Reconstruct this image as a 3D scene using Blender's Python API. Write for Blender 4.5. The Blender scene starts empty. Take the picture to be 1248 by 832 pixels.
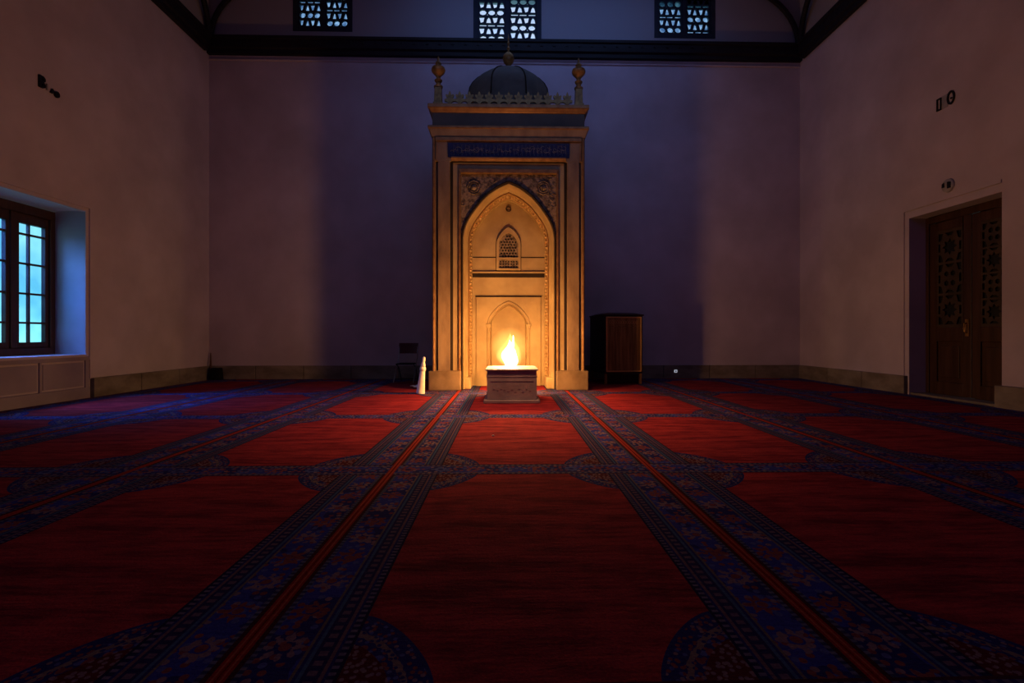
import bpy, bmesh, math, random
from mathutils import Vector, Matrix
R = math.radians
PI = math.pi
rnd = random.Random(7)
sc = bpy.context.scene
COL = sc.collection

# ------------------------------------------------------------------ node helper
class E:
    """a node socket (or float) with arithmetic"""
    nt = None
    def __init__(s, v): s.v = v
    @staticmethod
    def m(op, *a):
        n = E.nt.nodes.new('ShaderNodeMath'); n.operation = op
        for i, q in enumerate(a):
            q = q.v if isinstance(q, E) else q
            if isinstance(q, (int, float)): n.inputs[i].default_value = q
            else: E.nt.links.new(q, n.inputs[i])
        return E(n.outputs[0])
    def __add__(s, o): return E.m('ADD', s, o)
    __radd__ = __add__
    def __sub__(s, o): return E.m('SUBTRACT', s, o)
    def __rsub__(s, o): return E.m('SUBTRACT', o, s)
    def __mul__(s, o): return E.m('MULTIPLY', s, o)
    __rmul__ = __mul__
    def __truediv__(s, o): return E.m('DIVIDE', s, o)
    def __pow__(s, o): return E.m('POWER', s, o)
    def lt(s, o): return E.m('LESS_THAN', s, o)
    def gt(s, o): return E.m('GREATER_THAN', s, o)
    def abs(s): return E.m('ABSOLUTE', s)
    def fract(s): return E.m('FRACT', s)
    def floor(s): return E.m('FLOOR', s)
    def min(s, o): return E.m('MINIMUM', s, o)
    def max(s, o): return E.m('MAXIMUM', s, o)
    def cos(s): return E.m('COSINE', s)
    def between(s, a, b): return s.gt(a) * s.lt(b)

def cmix(f, a, b):
    n = E.nt.nodes.new('ShaderNodeMix'); n.data_type = 'RGBA'
    for q, sk in ((f, n.inputs[0]), (a, n.inputs[6]), (b, n.inputs[7])):
        if isinstance(q, E): E.nt.links.new(q.v, sk)
        elif isinstance(q, (int, float)): sk.default_value = q
        elif isinstance(q, tuple): sk.default_value = (*q, 1)
        else: E.nt.links.new(q, sk)
    return n.outputs[2]

def noise(vec, scale, detail=4, rough=.55, dist=0.0, out=0):
    n = E.nt.nodes.new('ShaderNodeTexNoise'); n.inputs['Scale'].default_value = scale
    n.inputs['Detail'].default_value = detail; n.inputs['Roughness'].default_value = rough
    n.inputs['Distortion'].default_value = dist
    if vec is not None: E.nt.links.new(vec, n.inputs['Vector'])
    return E(n.outputs[0])

def mapping(vec, scale=(1, 1, 1)):
    n = E.nt.nodes.new('ShaderNodeMapping'); n.inputs['Scale'].default_value = scale
    E.nt.links.new(vec, n.inputs['Vector']); return n.outputs[0]

def new_mat(name):
    m = bpy.data.materials.new(name); m.use_nodes = True
    E.nt = m.node_tree
    p = m.node_tree.nodes['Principled BSDF']
    tc = m.node_tree.nodes.new('ShaderNodeTexCoord')
    return m, p, tc

def mat(name, a, b=None, rough=.7, metal=0.0, scale=3, stretch=(1, 1, 1), bump=0.0, bscale=None, spec=.3, contrast=(.35, .65), detail=5):
    m, p, tc = new_mat(name)
    b = b or tuple(c * .75 for c in a)
    v = mapping(tc.outputs['Object'], stretch)
    f = noise(v, scale, detail)
    f = E.m('MULTIPLY', (f - contrast[0]), 1 / (contrast[1] - contrast[0]))
    f = f.max(0.0).min(1.0)
    E.nt.links.new(cmix(f, b, a), p.inputs['Base Color'])
    p.inputs['Roughness'].default_value = rough
    p.inputs['Metallic'].default_value = metal
    p.inputs['Specular IOR Level'].default_value = spec
    if bump:
        bn = E.nt.nodes.new('ShaderNodeBump'); bn.inputs['Strength'].default_value = bump
        bn.inputs['Distance'].default_value = .02
        h = noise(v, bscale or scale * 4, 5)
        E.nt.links.new(h.v, bn.inputs['Height']); E.nt.links.new(bn.outputs[0], p.inputs['Normal'])
    return m

M = {}
M['plaster'] = mat('wall_plaster', (.62, .53, .57), (.50, .42, .45), .9, scale=.9, bump=.12, bscale=6, detail=8)
M['stone'] = mat('pale_stone', (.47, .35, .18), (.31, .215, .105), .6, scale=1.6, bump=.15, bscale=14, detail=9)
M['marble'] = mat('veined_stone', (.33, .225, .13), (.18, .115, .07), .55, scale=2.2, stretch=(2, 1, .8), bump=.15, bscale=12, detail=10, contrast=(.3, .6))
M['carved'] = mat('carved_stone', (.30, .22, .15), (.10, .07, .05), .7, scale=17, bump=.9, bscale=22, contrast=(.38, .56), detail=3)
M['orn'] = mat('carved_gilt_stone', (.66, .46, .22), (.26, .15, .06), .5, scale=26, bump=.4, metal=.1)
M['basestone'] = mat('base_block_stone', (.30, .20, .11), (.18, .115, .06), .7, scale=3, bump=.2, bscale=12, detail=8)  # shade of the weakly lit block fronts put into a darker stone
M['apron'] = mat('apron_paint', (.40, .33, .35), (.33, .27, .29), .8, scale=2)
M['groove'] = mat('dark_groove', (.035, .022, .015), None, .9)
M['gold'] = mat('gilt_moulding', (.34, .19, .075), (.22, .11, .045), .45, metal=.35, scale=9)
M['brass'] = mat('old_brass', (.44, .24, .07), (.18, .09, .025), .4, metal=.3, scale=9)
M['slate'] = mat('lead_grey_slab', (.17, .13, .09), (.11, .085, .06), .6, scale=2, bump=.1)
M['lead'] = mat('lead_sheet', (.16, .14, .11), (.10, .09, .075), .65, metal=.0, scale=3, bump=.08)
M['blue_tile'] = mat('blue_tile', (.018, .017, .10), (.010, .010, .065), .3, scale=20)
M['script'] = mat('pale_script', (.20, .19, .22), None, .5)
M['ash'] = mat('plinth_stone', (.36, .29, .31), (.27, .21, .24), .7, scale=4, bump=.25, bscale=18)
M['skirting'] = mat('skirting_stone', (.30, .25, .19), (.18, .14, .10), .8, scale=2.5, stretch=(1, 1, 2), bump=.3, bscale=10)
M['beam'] = mat('dark_beam_wood', (.022, .020, .026), (.012, .011, .014), .6, scale=4, stretch=(.3, 3, 3))
M['winwood'] = mat('dark_brown_wood', (.075, .032, .026), (.045, .018, .016), .5, scale=3, stretch=(4, 4, .4))
M['jaliwood'] = mat('blue_black_wood', (.030, .036, .060), None, .6, scale=4)
M['door'] = mat('brown_door_wood', (.085, .033, .017), (.05, .018, .009), .45, scale=2.5, stretch=(5, 5, .35), bump=.1)
M['doordark'] = mat('dark_door_backing', (.012, .010, .010), None, .6)
M['doorlat'] = mat('door_lattice_wood', (.085, .048, .026), (.05, .026, .014), .5, scale=4)
M['cab'] = mat('dark_cabinet_wood', (.040, .018, .010), (.022, .010, .006), .4, scale=3, stretch=(4, 4, .5))
M['cabpanel'] = mat('brown_gilt_panel', (.46, .25, .075), (.22, .11, .03), .4, metal=.2, scale=3, stretch=(8, 8, .6))
M['cabgold'] = mat('panel_gilt_edge', (.85, .52, .16), None, .35, metal=.3)
M['metal'] = mat('steel_tube', (.35, .33, .32), None, .3, metal=.9)
M['blackmetal'] = mat('black_tube', (.03, .03, .032), None, .35, metal=.6)
M['chairback'] = mat('maroon_vinyl', (.10, .025, .02), None, .5, scale=8)
M['black'] = mat('black_cloth', (.008, .007, .008), None, .8)
M['white'] = mat('white_paint', (.82, .80, .74), (.72, .70, .63), .5, scale=7)
M['paper'] = mat('white_paper', (.80, .78, .78), None, .8)
M['ironmark'] = mat('dark_iron', (.02, .016, .018), None, .5, metal=.3)
M['plate'] = mat('pale_plate', (.42, .38, .38), None, .6)
M['ring'] = mat('dark_ring', (.09, .05, .03), None, .4, metal=.6)
M['floor'] = mat('grey_floor_stone', (.10, .085, .08), (.06, .05, .05), .8, scale=3)
M['stick'] = mat('brown_stick', (.14, .06, .03), None, .6)

# dimness above the beam is put into the plaster as a darker colour
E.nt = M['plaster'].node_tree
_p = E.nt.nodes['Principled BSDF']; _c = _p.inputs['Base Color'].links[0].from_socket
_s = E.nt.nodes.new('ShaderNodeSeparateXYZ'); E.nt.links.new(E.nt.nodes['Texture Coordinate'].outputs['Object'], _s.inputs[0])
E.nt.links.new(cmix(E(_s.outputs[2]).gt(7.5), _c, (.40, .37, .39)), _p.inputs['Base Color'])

# --- glass: tinted clear panes with a weak reflection and mottled tint
def glass(name, tint, tint2, scale):
    m, p, tc = new_mat(name)
    nt = m.node_tree; nt.nodes.remove(p)
    f = noise(tc.outputs['Object'], scale, 2)
    f = ((f - .35) * 3.3).max(0.0).min(1.0)
    tr = nt.nodes.new('ShaderNodeBsdfTransparent'); nt.links.new(cmix(f, tint, tint2), tr.inputs[0])
    gl = nt.nodes.new('ShaderNodeBsdfGlossy'); gl.inputs['Roughness'].default_value = .08
    mx = nt.nodes.new('ShaderNodeMixShader'); mx.inputs[0].default_value = .04
    nt.links.new(tr.outputs[0], mx.inputs[1]); nt.links.new(gl.outputs[0], mx.inputs[2])
    nt.links.new(mx.outputs[0], nt.nodes['Material Output'].inputs[0])
    return m
M['pane'] = glass('casement_glass', (.55, .80, .92), (.85, 1, 1), 1.6)
M['jalipane'] = glass('lattice_glass', (.9, .95, 1), (1, 1, 1), 5)
M['jalipane_dim'] = glass('dim_lattice_glass', (.34, .48, .62), (.75, .88, .95), 7)  # darker tint dims the side panes against the middle one

m_, p_, _ = new_mat('socket_light')
p_.inputs['Base Color'].default_value = (.8, .8, .85, 1); p_.inputs['Emission Color'].default_value = (.8, .85, 1, 1); p_.inputs['Emission Strength'].default_value = .5
M['nightlight'] = m_
# --- flame and its added halo: thin emission, brightest where the surface faces the view
def flame_mat(name, col, strength, power):
    m, p, tc = new_mat(name)
    nt = m.node_tree; nt.nodes.remove(p)
    lw = nt.nodes.new('ShaderNodeLayerWeight'); lw.inputs[0].default_value = .5
    f = (1.0 - E(lw.outputs['Facing'])).max(0.0) ** power
    em = nt.nodes.new('ShaderNodeEmission'); em.inputs[0].default_value = (*col, 1)
    g = nt.nodes.new('ShaderNodeNewGeometry')
    f = f * strength * (1.0 - E(g.outputs['Backfacing']))
    nt.links.new(f.v, em.inputs[1])
    tr = nt.nodes.new('ShaderNodeBsdfTransparent')
    ad = nt.nodes.new('ShaderNodeAddShader')
    nt.links.new(em.outputs[0], ad.inputs[0]); nt.links.new(tr.outputs[0], ad.inputs[1])
    nt.links.new(ad.outputs[0], nt.nodes['Material Output'].inputs[0])
    return m
M['flame_core'] = flame_mat('flame_core', (1, .90, .66), 7.0, 1.0)
M['flame_mid'] = flame_mat('flame_body', (1, .66, .22), 1.3, 2.4)
M['flame_glow'] = flame_mat('flame_halo', (1, .50, .12), 1.0, 2.6)  # emissive shell painting the soft glow around the flame

# --- carpet
PITCH = 2.37; BAND0 = 1.26; HALF = .95
def carpet_mat():
    m, p, tc = new_mat('prayer_carpet')
    nt = m.node_tree
    sep = nt.nodes.new('ShaderNodeSeparateXYZ'); nt.links.new(tc.outputs['Object'], sep.inputs[0])
    x, y = E(sep.outputs[0]), E(sep.outputs[1])
    e = HALF - x.abs()
    pp = ((y - BAND0) / PITCH + 20.0).fract() * PITCH
    q = pp.min(PITCH - pp)
    side = x.gt(0.0)
    RED = cmix(0.0, (.40, .020, .012), (0, 0, 0))
    nv = mapping(tc.outputs['Object'], (.8, 4.2, 1))
    n1 = noise(nv, 2.2, 7, .62)
    n2 = noise(nv, 9.0, 5, .6)
    f = ((n1 * .65 + n2 * .35 - .40) * 5.5).max(0.0).min(1.0)
    red = cmix(f, (.17, .014, .026), (.40, .042, .046))
    navy, navy2 = (.020, .024, .14), (.034, .050, .28)
    cream, rose, sky = (.24, .16, .17), (.22, .06, .06), (.08, .11, .30)
    # small scattered florets
    def florets(scale, thr):
        vo = nt.nodes.new('ShaderNodeTexVoronoi'); vo.inputs['Scale'].default_value = scale
        vo.voronoi_dimensions = '2D'
        nt.links.new(tc.outputs['Object'], vo.inputs['Vector'])
        sp = nt.nodes.new('ShaderNodeSeparateColor'); nt.links.new(vo.outputs['Color'], sp.inputs[0])
        k = E(sp.outputs[0])
        c = cmix(k.gt(.45), rose, cmix(k.gt(.72), cream, sky))
        return E(vo.outputs['Distance']).lt(thr) * E(sp.outputs[1]).gt(.25), c
    fm, fc = florets(26, .34)
    gm, gc = florets(48, .36)
    wob = noise(tc.outputs['Object'], 30, 3) * .10 - .05
    def rosettes(a, b, period, rad, col):
        # a: across, centred; b: along
        i = (b / period + 50.0).floor()
        bb = ((b / period + 50.0).fract() - .5) * period
        odd = (i * .5).fract().gt(.25)
        rr = (a * a + bb * bb) ** .5
        th = E.m('ARCTAN2', bb, a)
        lim = rad * (.78 + .22 * (th * 8.0).cos())
        ring = (rr + wob).lt(lim) * (rr - wob * .6).gt(rad * .42)
        return ring, rr.lt(rad * .30), odd
    base = cmix(noise(tc.outputs['Object'], 3, 2).gt(.5), navy, navy2)
    band = cmix(fm, base, fc)
    a = e - .13
    ring, eye, odd = rosettes(a, y, .21, .066, None)
    longb = cmix(ring, band, cmix(odd, rose, cream)); longb = cmix(eye, longb, rose)
    # cross band
    ring, eye, odd = rosettes(q * (pp.lt(PITCH / 2) * 2.0 - 1.0), x, .24, .06, None)
    crossb = cmix(ring, band, cmix(odd, rose, sky)); crossb = cmix(eye, crossb, navy)
    # longitudinal stripes, from the seam inward
    dash = ((y / .045).fract().lt(.5)); dash2 = ((y / .03).fract().lt(.45))
    col = cmix(side, navy2, navy)
    col = cmix(e.gt(.0), col, (.30, .016, .014))
    col = cmix(e.between(.010, .016), col, (.42, .10, .05))
    col = cmix(e.gt(.026), col, (.05, .012, .020))
    col = cmix(e.gt(.044) , col, cmix(dash2, (.03, .04, .10), (.13, .14, .20)))
    col = cmix(e.gt(.062), col, longb)
    col = cmix(e.gt(.205), col, (.16, .13, .10))
    col = cmix(e.gt(.215), col, navy)
    col = cmix(e.gt(.226), col, (.05, .12, .22))
    col = cmix(e.gt(.238), col, cmix(dash * e.between(.250, .278), (.02, .02, .09), (.15, .10, .14)))
    col = cmix(e.gt(.290), col, (.17, .10, .11))
    col = cmix(e.gt(.302), col, navy)
    col = cmix(e.gt(.312), col, cmix(dash2, (.012, .014, .07), (.16, .14, .20)))
    col = cmix(e.gt(.334), col, (.012, .012, .05))
    # the field with corner spandrels
    ix = (e - .345).max(0.0); iy = (q - .135).max(0.0)
    dd = (ix / .28) ** 1.4 + (iy / .35) ** 1.4
    jag = noise(tc.outputs['Object'], 28, 1) * .10
    span = cmix(gm, navy, gc)
    sr, se, so = rosettes(ix - .10, iy - .11 + 0.0, .9, .075, None)
    span = cmix(fm * dd.lt(.55), span, fc)
    span = cmix(dd.lt(.42), span, cmix(gm, (.10, .014, .02), cream))
    span = cmix((dd + jag).between(.60, .70), span, cmix(gm, (.22, .16, .13), navy))
    span = cmix(dd.gt(.93), span, (.02, .03, .14))
    inner = cmix(dd.lt(1.0), red, span)
    col = cmix(e.gt(.345), col, inner)
    # cross bands over everything but the seam
    over = e.gt(.026)
    cr = cmix(q.gt(.085), crossb, (.17, .12, .13))
    cr = cmix(q.gt(.094), cr, cmix((x / .04).fract().lt(.5), navy, (.12, .12, .18)))
    cr = cmix(q.gt(.120), cr, (.06, .012, .03))
    col = cmix(q.lt(.135) * over, col, cr)
    # worn pile
    w = noise(tc.outputs['Object'], 120, 2)
    col = cmix((w - .35).max(0.0).min(.35), col, (.02, .01, .015))
    nt.links.new(col, p.inputs['Base Color'])
    p.inputs['Roughness'].default_value = .95
    p.inputs['Specular IOR Level'].default_value = .03
    p.inputs['Sheen Weight'].default_value = .0
    p.inputs['Sheen Roughness'].default_value = .4
    bn = nt.nodes.new('ShaderNodeBump'); bn.inputs['Strength'].default_value = .35; bn.inputs['Distance'].default_value = .02
    h = n2 * .7 + w * .3
    nt.links.new(h.v, bn.inputs['Height']); nt.links.new(bn.outputs[0], p.inputs['Normal'])
    return m
M['carpet'] = carpet_mat()

# ------------------------------------------------------------------ mesh helpers
class MB:
    def __init__(s): s.v = []; s.f = []
    def quadsheet(s, rows, closed=False):
        """rows: list of equal-length point lists -> surface"""
        b = len(s.v); n = len(rows[0])
        for r in rows: s.v += [tuple(p) for p in r]
        for i in range(len(rows) - 1):
            for j in range(n if closed else n - 1):
                k = (j + 1) % n
                s.f.append((b + i * n + j, b + i * n + k, b + (i + 1) * n + k, b + (i + 1) * n + j))
        return s
    def face(s, pts):
        b = len(s.v); s.v += [tuple(p) for p in pts]; s.f.append(tuple(range(b, b + len(pts)))); return s
    def box(s, x0, x1, y0, y1, z0, z1):
        return s.frustum(x0, x1, y0, y1, z0, x0, x1, y0, y1, z1)
    def frustum(s, a0, a1, b0, b1, z0, c0, c1, d0, d1, z1):
        b = len(s.v)
        s.v += [(a0, b0, z0), (a1, b0, z0), (a1, b1, z0), (a0, b1, z0), (c0, d0, z1), (c1, d0, z1), (c1, d1, z1), (c0, d1, z1)]
        for f in ((0, 3, 2, 1), (4, 5, 6, 7), (0, 1, 5, 4), (1, 2, 6, 5), (2, 3, 7, 6), (3, 0, 4, 7)):
            s.f.append(tuple(b + i for i in f))
        return s
    def tube(s, pts, r, n=8, cap=True):
        pts = [Vector(p) for p in pts]
        rs = r if isinstance(r, (list, tuple)) else [r] * len(pts)
        rows = []
        up = Vector((0, 0, 1))
        for i, p in enumerate(pts):
            d = (pts[min(i + 1, len(pts) - 1)] - pts[max(i - 1, 0)]).normalized()
            a = d.cross(up)
            if a.length < 1e-3: a = d.cross(Vector((0, 1, 0)))
            a.normalize(); b2 = d.cross(a)
            rows.append([p + rs[i] * (a * math.cos(2 * PI * k / n) + b2 * math.sin(2 * PI * k / n)) for k in range(n)])
        b = len(s.v); s.quadsheet(rows, True)
        if cap:
            s.f.append(tuple(b + k for k in range(n))[::-1]); s.f.append(tuple(b + (len(pts) - 1) * n + k for k in range(n)))
        return s
    def lathe(s, prof, n=20, c=(0, 0, 0), tilt=None):
        rows = []
        for r, z in prof:
            row = []
            for k in range(n):
                p = Vector((r * math.cos(2 * PI * k / n), r * math.sin(2 * PI * k / n), z))
                if tilt: p = tilt @ p
                row.append(p + Vector(c))
            rows.append(row)
        b = len(s.v); s.quadsheet(rows, True)
        s.f.append(tuple(b + k for k in range(n))[::-1]); s.f.append(tuple(b + (len(prof) - 1) * n + k for k in range(n)))
        return s
    def extrude(s, poly, axis, a, b_):
        """closed 2-D polygon extruded along axis from a to b_"""
        def P(u, w, t):
            return {'x': (t, u, w), 'y': (u, t, w), 'z': (u, w, t)}[axis]
        n = len(poly); b = len(s.v)
        s.v += [P(u, w, a) for u, w in poly] + [P(u, w, b_) for u, w in poly]
        for i in range(n):
            j = (i + 1) % n; s.f.append((b + i, b + j, b + n + j, b + n + i))
        s.f.append(tuple(b + i for i in range(n))[::-1]); s.f.append(tuple(b + n + i for i in range(n)))
        return s
    def build(s, name, m, parent=None, smooth=False, bevel=0.0, mat4=None):
        me = bpy.data.meshes.new(name); me.from_pydata(s.v, [], s.f); me.update()
        bm = bmesh.new(); bm.from_mesh(me)
        bmesh.ops.remove_doubles(bm, verts=bm.verts, dist=1e-5)
        bmesh.ops.recalc_face_normals(bm, faces=bm.faces)
        if mat4 is not None: bmesh.ops.transform(bm, matrix=mat4, verts=bm.verts)
        if bevel: bmesh.ops.bevel(bm, geom=[e for e in bm.edges if e.is_manifold and e.calc_face_angle(0) > .6], offset=bevel, segments=2, affect='EDGES', profile=.6, clamp_overlap=True)
        bm.to_mesh(me); bm.free()
        if smooth:
            for p in me.polygons: p.use_smooth = True
            try: me.set_sharp_from_angle(angle=R(40))
            except Exception: pass
        me.materials.append(M[m])
        o = bpy.data.objects.new(name, me); COL.objects.link(o)
        if parent: o.parent = parent
        return o

def filled(name, splines, depth, m, parent=None, to3d=None):
    """2-D outline with holes -> extruded plate; to3d maps the (x, y, z) plate to its place"""
    cu = bpy.data.curves.new('c', 'CURVE'); cu.dimensions = '2D'; cu.fill_mode = 'BOTH'; cu.extrude = depth / 2
    for pts in splines:
        sp = cu.splines.new('POLY'); sp.points.add(len(pts) - 1); sp.use_cyclic_u = True
        for i, (a, b) in enumerate(pts): sp.points[i].co = (a, b, 0, 1)
    t = bpy.data.objects.new('c', cu); COL.objects.link(t)
    dg = bpy.context.evaluated_depsgraph_get(); dg.update()
    me = bpy.data.meshes.new_from_object(t.evaluated_get(dg))
    bpy.data.objects.remove(t); bpy.data.curves.remove(cu)
    me.name = name
    if to3d is not None:
        me.transform(to3d)
    me.materials.clear(); me.materials.append(M[m])
    o = bpy.data.objects.new(name, me); COL.objects.link(o)
    if parent: o.parent = parent
    return o
# plate (a, b, c) -> world: facing -Y (a = x, b = z)
TO_XZ = Matrix(((1, 0, 0, 0), (0, 0, 1, 0), (0, 1, 0, 0), (0, 0, 0, 1)))
TO_YZ = Matrix(((0, 0, 1, 0), (1, 0, 0, 0), (0, 1, 0, 0), (0, 0, 0, 1)))

def tag(o, label, cat, group=None, kind=None):
    o['label'] = label; o['category'] = cat
    if group: o['group'] = group
    if kind: o['kind'] = kind
    return o
def thing(name, label, cat, loc=(0, 0, 0), rz=0, group=None, kind=None):
    o = bpy.data.objects.new(name, None); COL.objects.link(o)
    o.location = loc; o.rotation_euler = (0, 0, rz); o.empty_display_size = .1
    return tag(o, label, cat, group, kind)
def struct(o, label, cat): return tag(o, label, cat, None, 'structure')
def circle(cx, cy, r, n=20, ph=0, ry=None):
    return [(cx + r * math.cos(ph + 2 * PI * k / n), cy + (ry or r) * math.sin(ph + 2 * PI * k / n)) for k in range(n)]
def rect(a0, a1, b0, b1): return [(a0, b0), (a1, b0), (a1, b1), (a0, b1)]

AP = [(1, -.12), (1, 0), (.955, .20), (.83, .41), (.56, .70), (.27, .895), (0, 1), (-.27, 1.10)]
def arch(w, spring, apex, zb=0.0, n=4):
    """pointed arch outline with straightened shoulders, open at the foot"""
    h = apex - spring
    left = [(-w, zb)]
    for k in range(1, len(AP) - 2):
        p0, p1, p2, p3 = AP[k - 1:k + 3]
        for q in range(n):
            t = q / n
            c = [.5 * (2 * p1[d] + (p2[d] - p0[d]) * t + (2 * p0[d] - 5 * p1[d] + 4 * p2[d] - p3[d]) * t * t + (3 * p1[d] - p0[d] - 3 * p2[d] + p3[d]) * t ** 3) for d in (0, 1)]
            left.append((-min(1.0, c[0]) * w, spring + c[1] * h))
    left.append((0, apex))
    return left + [(-x, z) for x, z in left[-2::-1]]

# ------------------------------------------------------------------ the setting
XL, XR, YB, YF, ZC = -6.66, 6.77, 11.2, -5.0, 9.0
def wall(name, plane, c, thick, u0, u1, z1, holes, label):
    """plane 'y' or 'x' at coordinate c, growing outward by thick; holes (u0,u1,z0,z1)"""
    us = sorted({u0, u1, *[h[0] for h in holes], *[h[1] for h in holes]})
    zs = sorted({-.05, z1, *[h[2] for h in holes], *[h[3] for h in holes]})
    mb = MB()
    P = (lambda u, d, z: (u, c + d, z)) if plane == 'y' else (lambda u, d, z: (c + d, u, z))
    hole = lambda u, z: any(h[0] < u < h[1] and h[2] < z < h[3] for h in holes)
    for i in range(len(us) - 1):
        for j in range(len(zs) - 1):
            a, b, lo, hi = us[i], us[i + 1], zs[j], zs[j + 1]
            if hole((a + b) / 2, (lo + hi) / 2): continue
            mb.face([P(a, 0, lo), P(b, 0, lo), P(b, 0, hi), P(a, 0, hi)])
            mb.face([P(a, thick, lo), P(b, thick, lo), P(b, thick, hi), P(a, thick, hi)])
            for (p, q, uu, zz) in (((a, lo), (a, hi), a - 1e-3, (lo + hi) / 2), ((b, lo), (b, hi), b + 1e-3, (lo + hi) / 2),
                                   ((a, lo), (b, lo), (a + b) / 2, lo - 1e-3), ((a, hi), (b, hi), (a + b) / 2, hi + 1e-3)):
                inside = us[0] < uu < us[-1] and zs[0] < zz < zs[-1]
                if inside and not hole(uu, zz): continue
                mb.face([P(p[0], 0, p[1]), P(q[0], 0, q[1]), P(q[0], thick, q[1]), P(p[0], thick, p[1])])
    return struct(mb.build(name, 'doordark' if name == 'wall_front' else 'plaster'), label, 'wall')  # front wall stays unseen, its dark tone cuts bounce light

JW = [(-4.80, -3.47, 7.84, 8.80), (-.745, .80, 7.60, 8.80), (3.39, 4.80, 7.80, 8.80)]
WIN = (6.0, 7.955, .67, 2.955)
DOOR = (6.57, 8.118, .0, 2.955)
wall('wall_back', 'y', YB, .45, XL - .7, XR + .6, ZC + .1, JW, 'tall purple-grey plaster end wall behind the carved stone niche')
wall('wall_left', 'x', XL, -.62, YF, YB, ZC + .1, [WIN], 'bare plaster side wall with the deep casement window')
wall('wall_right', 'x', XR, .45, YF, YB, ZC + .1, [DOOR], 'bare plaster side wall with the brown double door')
wall('wall_front', 'y', YF, -.3, XL - .7, XR + .6, ZC + .1, [], 'unseen wall closing the hall opposite the niche, darkened against bounce light')
struct(MB().box(XL - .7, XR + .6, YF, YB + .45, -.25, 0).build('floor', 'floor'), 'dark grey stone floor beneath the carpet strips', 'floor')
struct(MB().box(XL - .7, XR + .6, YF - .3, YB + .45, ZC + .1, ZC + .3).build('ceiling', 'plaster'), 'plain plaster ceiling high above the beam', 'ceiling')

# ring beam with stepped face
def beam_prof(s): return [(0, 7.27), (s * .10, 7.27), (s * .10, 7.36), (s * .14, 7.39), (s * .14, 7.56), (s * .17, 7.58), (s * .17, 7.64), (0, 7.66)]
mb = MB().extrude([(YB + y, z) for y, z in beam_prof(-1)], 'x', XL, XR)
for i in range(46): mb.box(XL + .3 + i * .285, XL + .36 + i * .285, YB - .155, YB - .13, 7.49, 7.54)
struct(mb.build('trim_1', 'beam'), 'dark wooden beam across the end wall under the lattice windows', 'beam')
struct(MB().extrude([(XL + x, z) for x, z in beam_prof(1)], 'y', YF, YB - .18).build('trim_2', 'beam'), 'dark wooden beam along the top of the window wall', 'beam')
struct(MB().extrude([(XR + x, z) for x, z in beam_prof(-1)], 'y', YF, YB - .18).build('trim_3', 'beam'), 'dark wooden beam along the top of the door wall', 'beam')
struct(MB().extrude([(YB, 7.15), (YB - .025, 7.16), (YB - .03, 7.18), (YB, 7.20)], 'x', XL, XR).build('trim_4', 'plaster'), 'thin plaster ledge line just below the dark end beam', 'moulding')
# curved ribs springing from the corners above the beam
def rib(x0, sx, kx, ky, y0):
    pts = []
    for i in range(13):
        t = R(82) * i / 12
        s = 1.25 * (1 - math.cos(t)); z = 1.36 * math.sin(t)
        pts.append((x0 + sx * s * kx, y0 - s * ky, 7.62 + z))
    return pts
struct(MB().tube(rib(XL + .10, 1, 1.35, 0, YB - .10), .055).build('trim_5', 'beam', smooth=True), 'dark curved rib on the end wall from the corner nearest the window', 'rib')
struct(MB().tube(rib(XL + .09, 1, .4, 2.2, YB - .16), .06).build('trim_6', 'beam', smooth=True), 'steep dark rib above the window-side corner, second of that pair', 'rib')
struct(MB().tube(rib(XR - .10, -1, 1.35, 0, YB - .10), .055).build('trim_7', 'beam', smooth=True), 'dark curved rib on the end wall from the corner nearest the door', 'rib')
struct(MB().tube(rib(XR - .09, -1, .4, 2.2, YB - .16), .06).build('trim_8', 'beam', smooth=True), 'steep dark rib above the door-side corner, second of that pair', 'rib')

# stone skirtings
def skirt(name, x0, x1, y0, y1, label, axis):
    mb = MB(); L = (x1 - x0) if axis == 'x' else (y1 - y0)
    n = max(1, round(L / 1.15)); g = .006
    for i in range(n):
        if axis == 'x':
            a, b = x0 + L * i / n + g, x0 + L * (i + 1) / n - g; mb.box(a, b, y0, y1, 0, .31)
        else:
            a, b = y0 + L * i / n + g, y0 + L * (i + 1) / n - g; mb.box(x0, x1, a, b, 0, .31)
    o = mb.build(name, 'skirting', bevel=.008)
    return struct(o, label, 'skirting')
skirt('baseboard_left', XL, XL + .07, 8.03, YB - .07, 'grey-brown stone skirting between the window and the corner', 'y')
skirt('baseboard_back', XL, -1.36, YB - .07, YB, 'stone skirting of the end wall on the chair side of the niche', 'x')
skirt('baseboard_back', 1.45, XR, YB - .07, YB, 'stone skirting of the end wall on the cabinet side of the niche', 'x')
skirt('baseboard_right', XR - .07, XR, 8.14, YB - .07, 'stone skirting between the double door and the far corner', 'y')
skirt('baseboard_right', XR - .10, XR, 3.0, 6.585, 'stone skirting block on the near side of the double door', 'y')

# ------------------------------------------------------------------ casement window (left wall)
w = thing('window_1', 'dark-framed casement window with pale cyan panes in a deep wall recess', 'window', (XL - .55, 7.0, .70), kind='structure')
def wl(mb, name, m, parent=w, **k):
    o = mb.build(name, m, None, **k); o.parent = parent
    o.matrix_parent_inverse = Matrix.Translation(-Vector(w.location)) if parent is w else Matrix.Identity(4)
    return o
xw = XL - .52
y0, y1, z0, z1 = WIN
fr = MB()
fr.box(xw - .07, xw + .05, y0, y1, z0 + .02, .80).box(xw - .07, xw + .05, y0, y1, 2.80, z1 - .02)
fr.box(xw - .07, xw + .05, 7.875, y1, .80, 2.80).box(xw - .07, xw + .05, y0, y0 + .08, .80, 2.80)
fr.box(xw - .06, xw + .04, 7.27, 7.355, .80, 2.80).box(xw - .06, xw + .04, 6.62, 6.70, .80, 2.80)
wl(fr, 'window_frame', 'winwood', bevel=.008)
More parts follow.
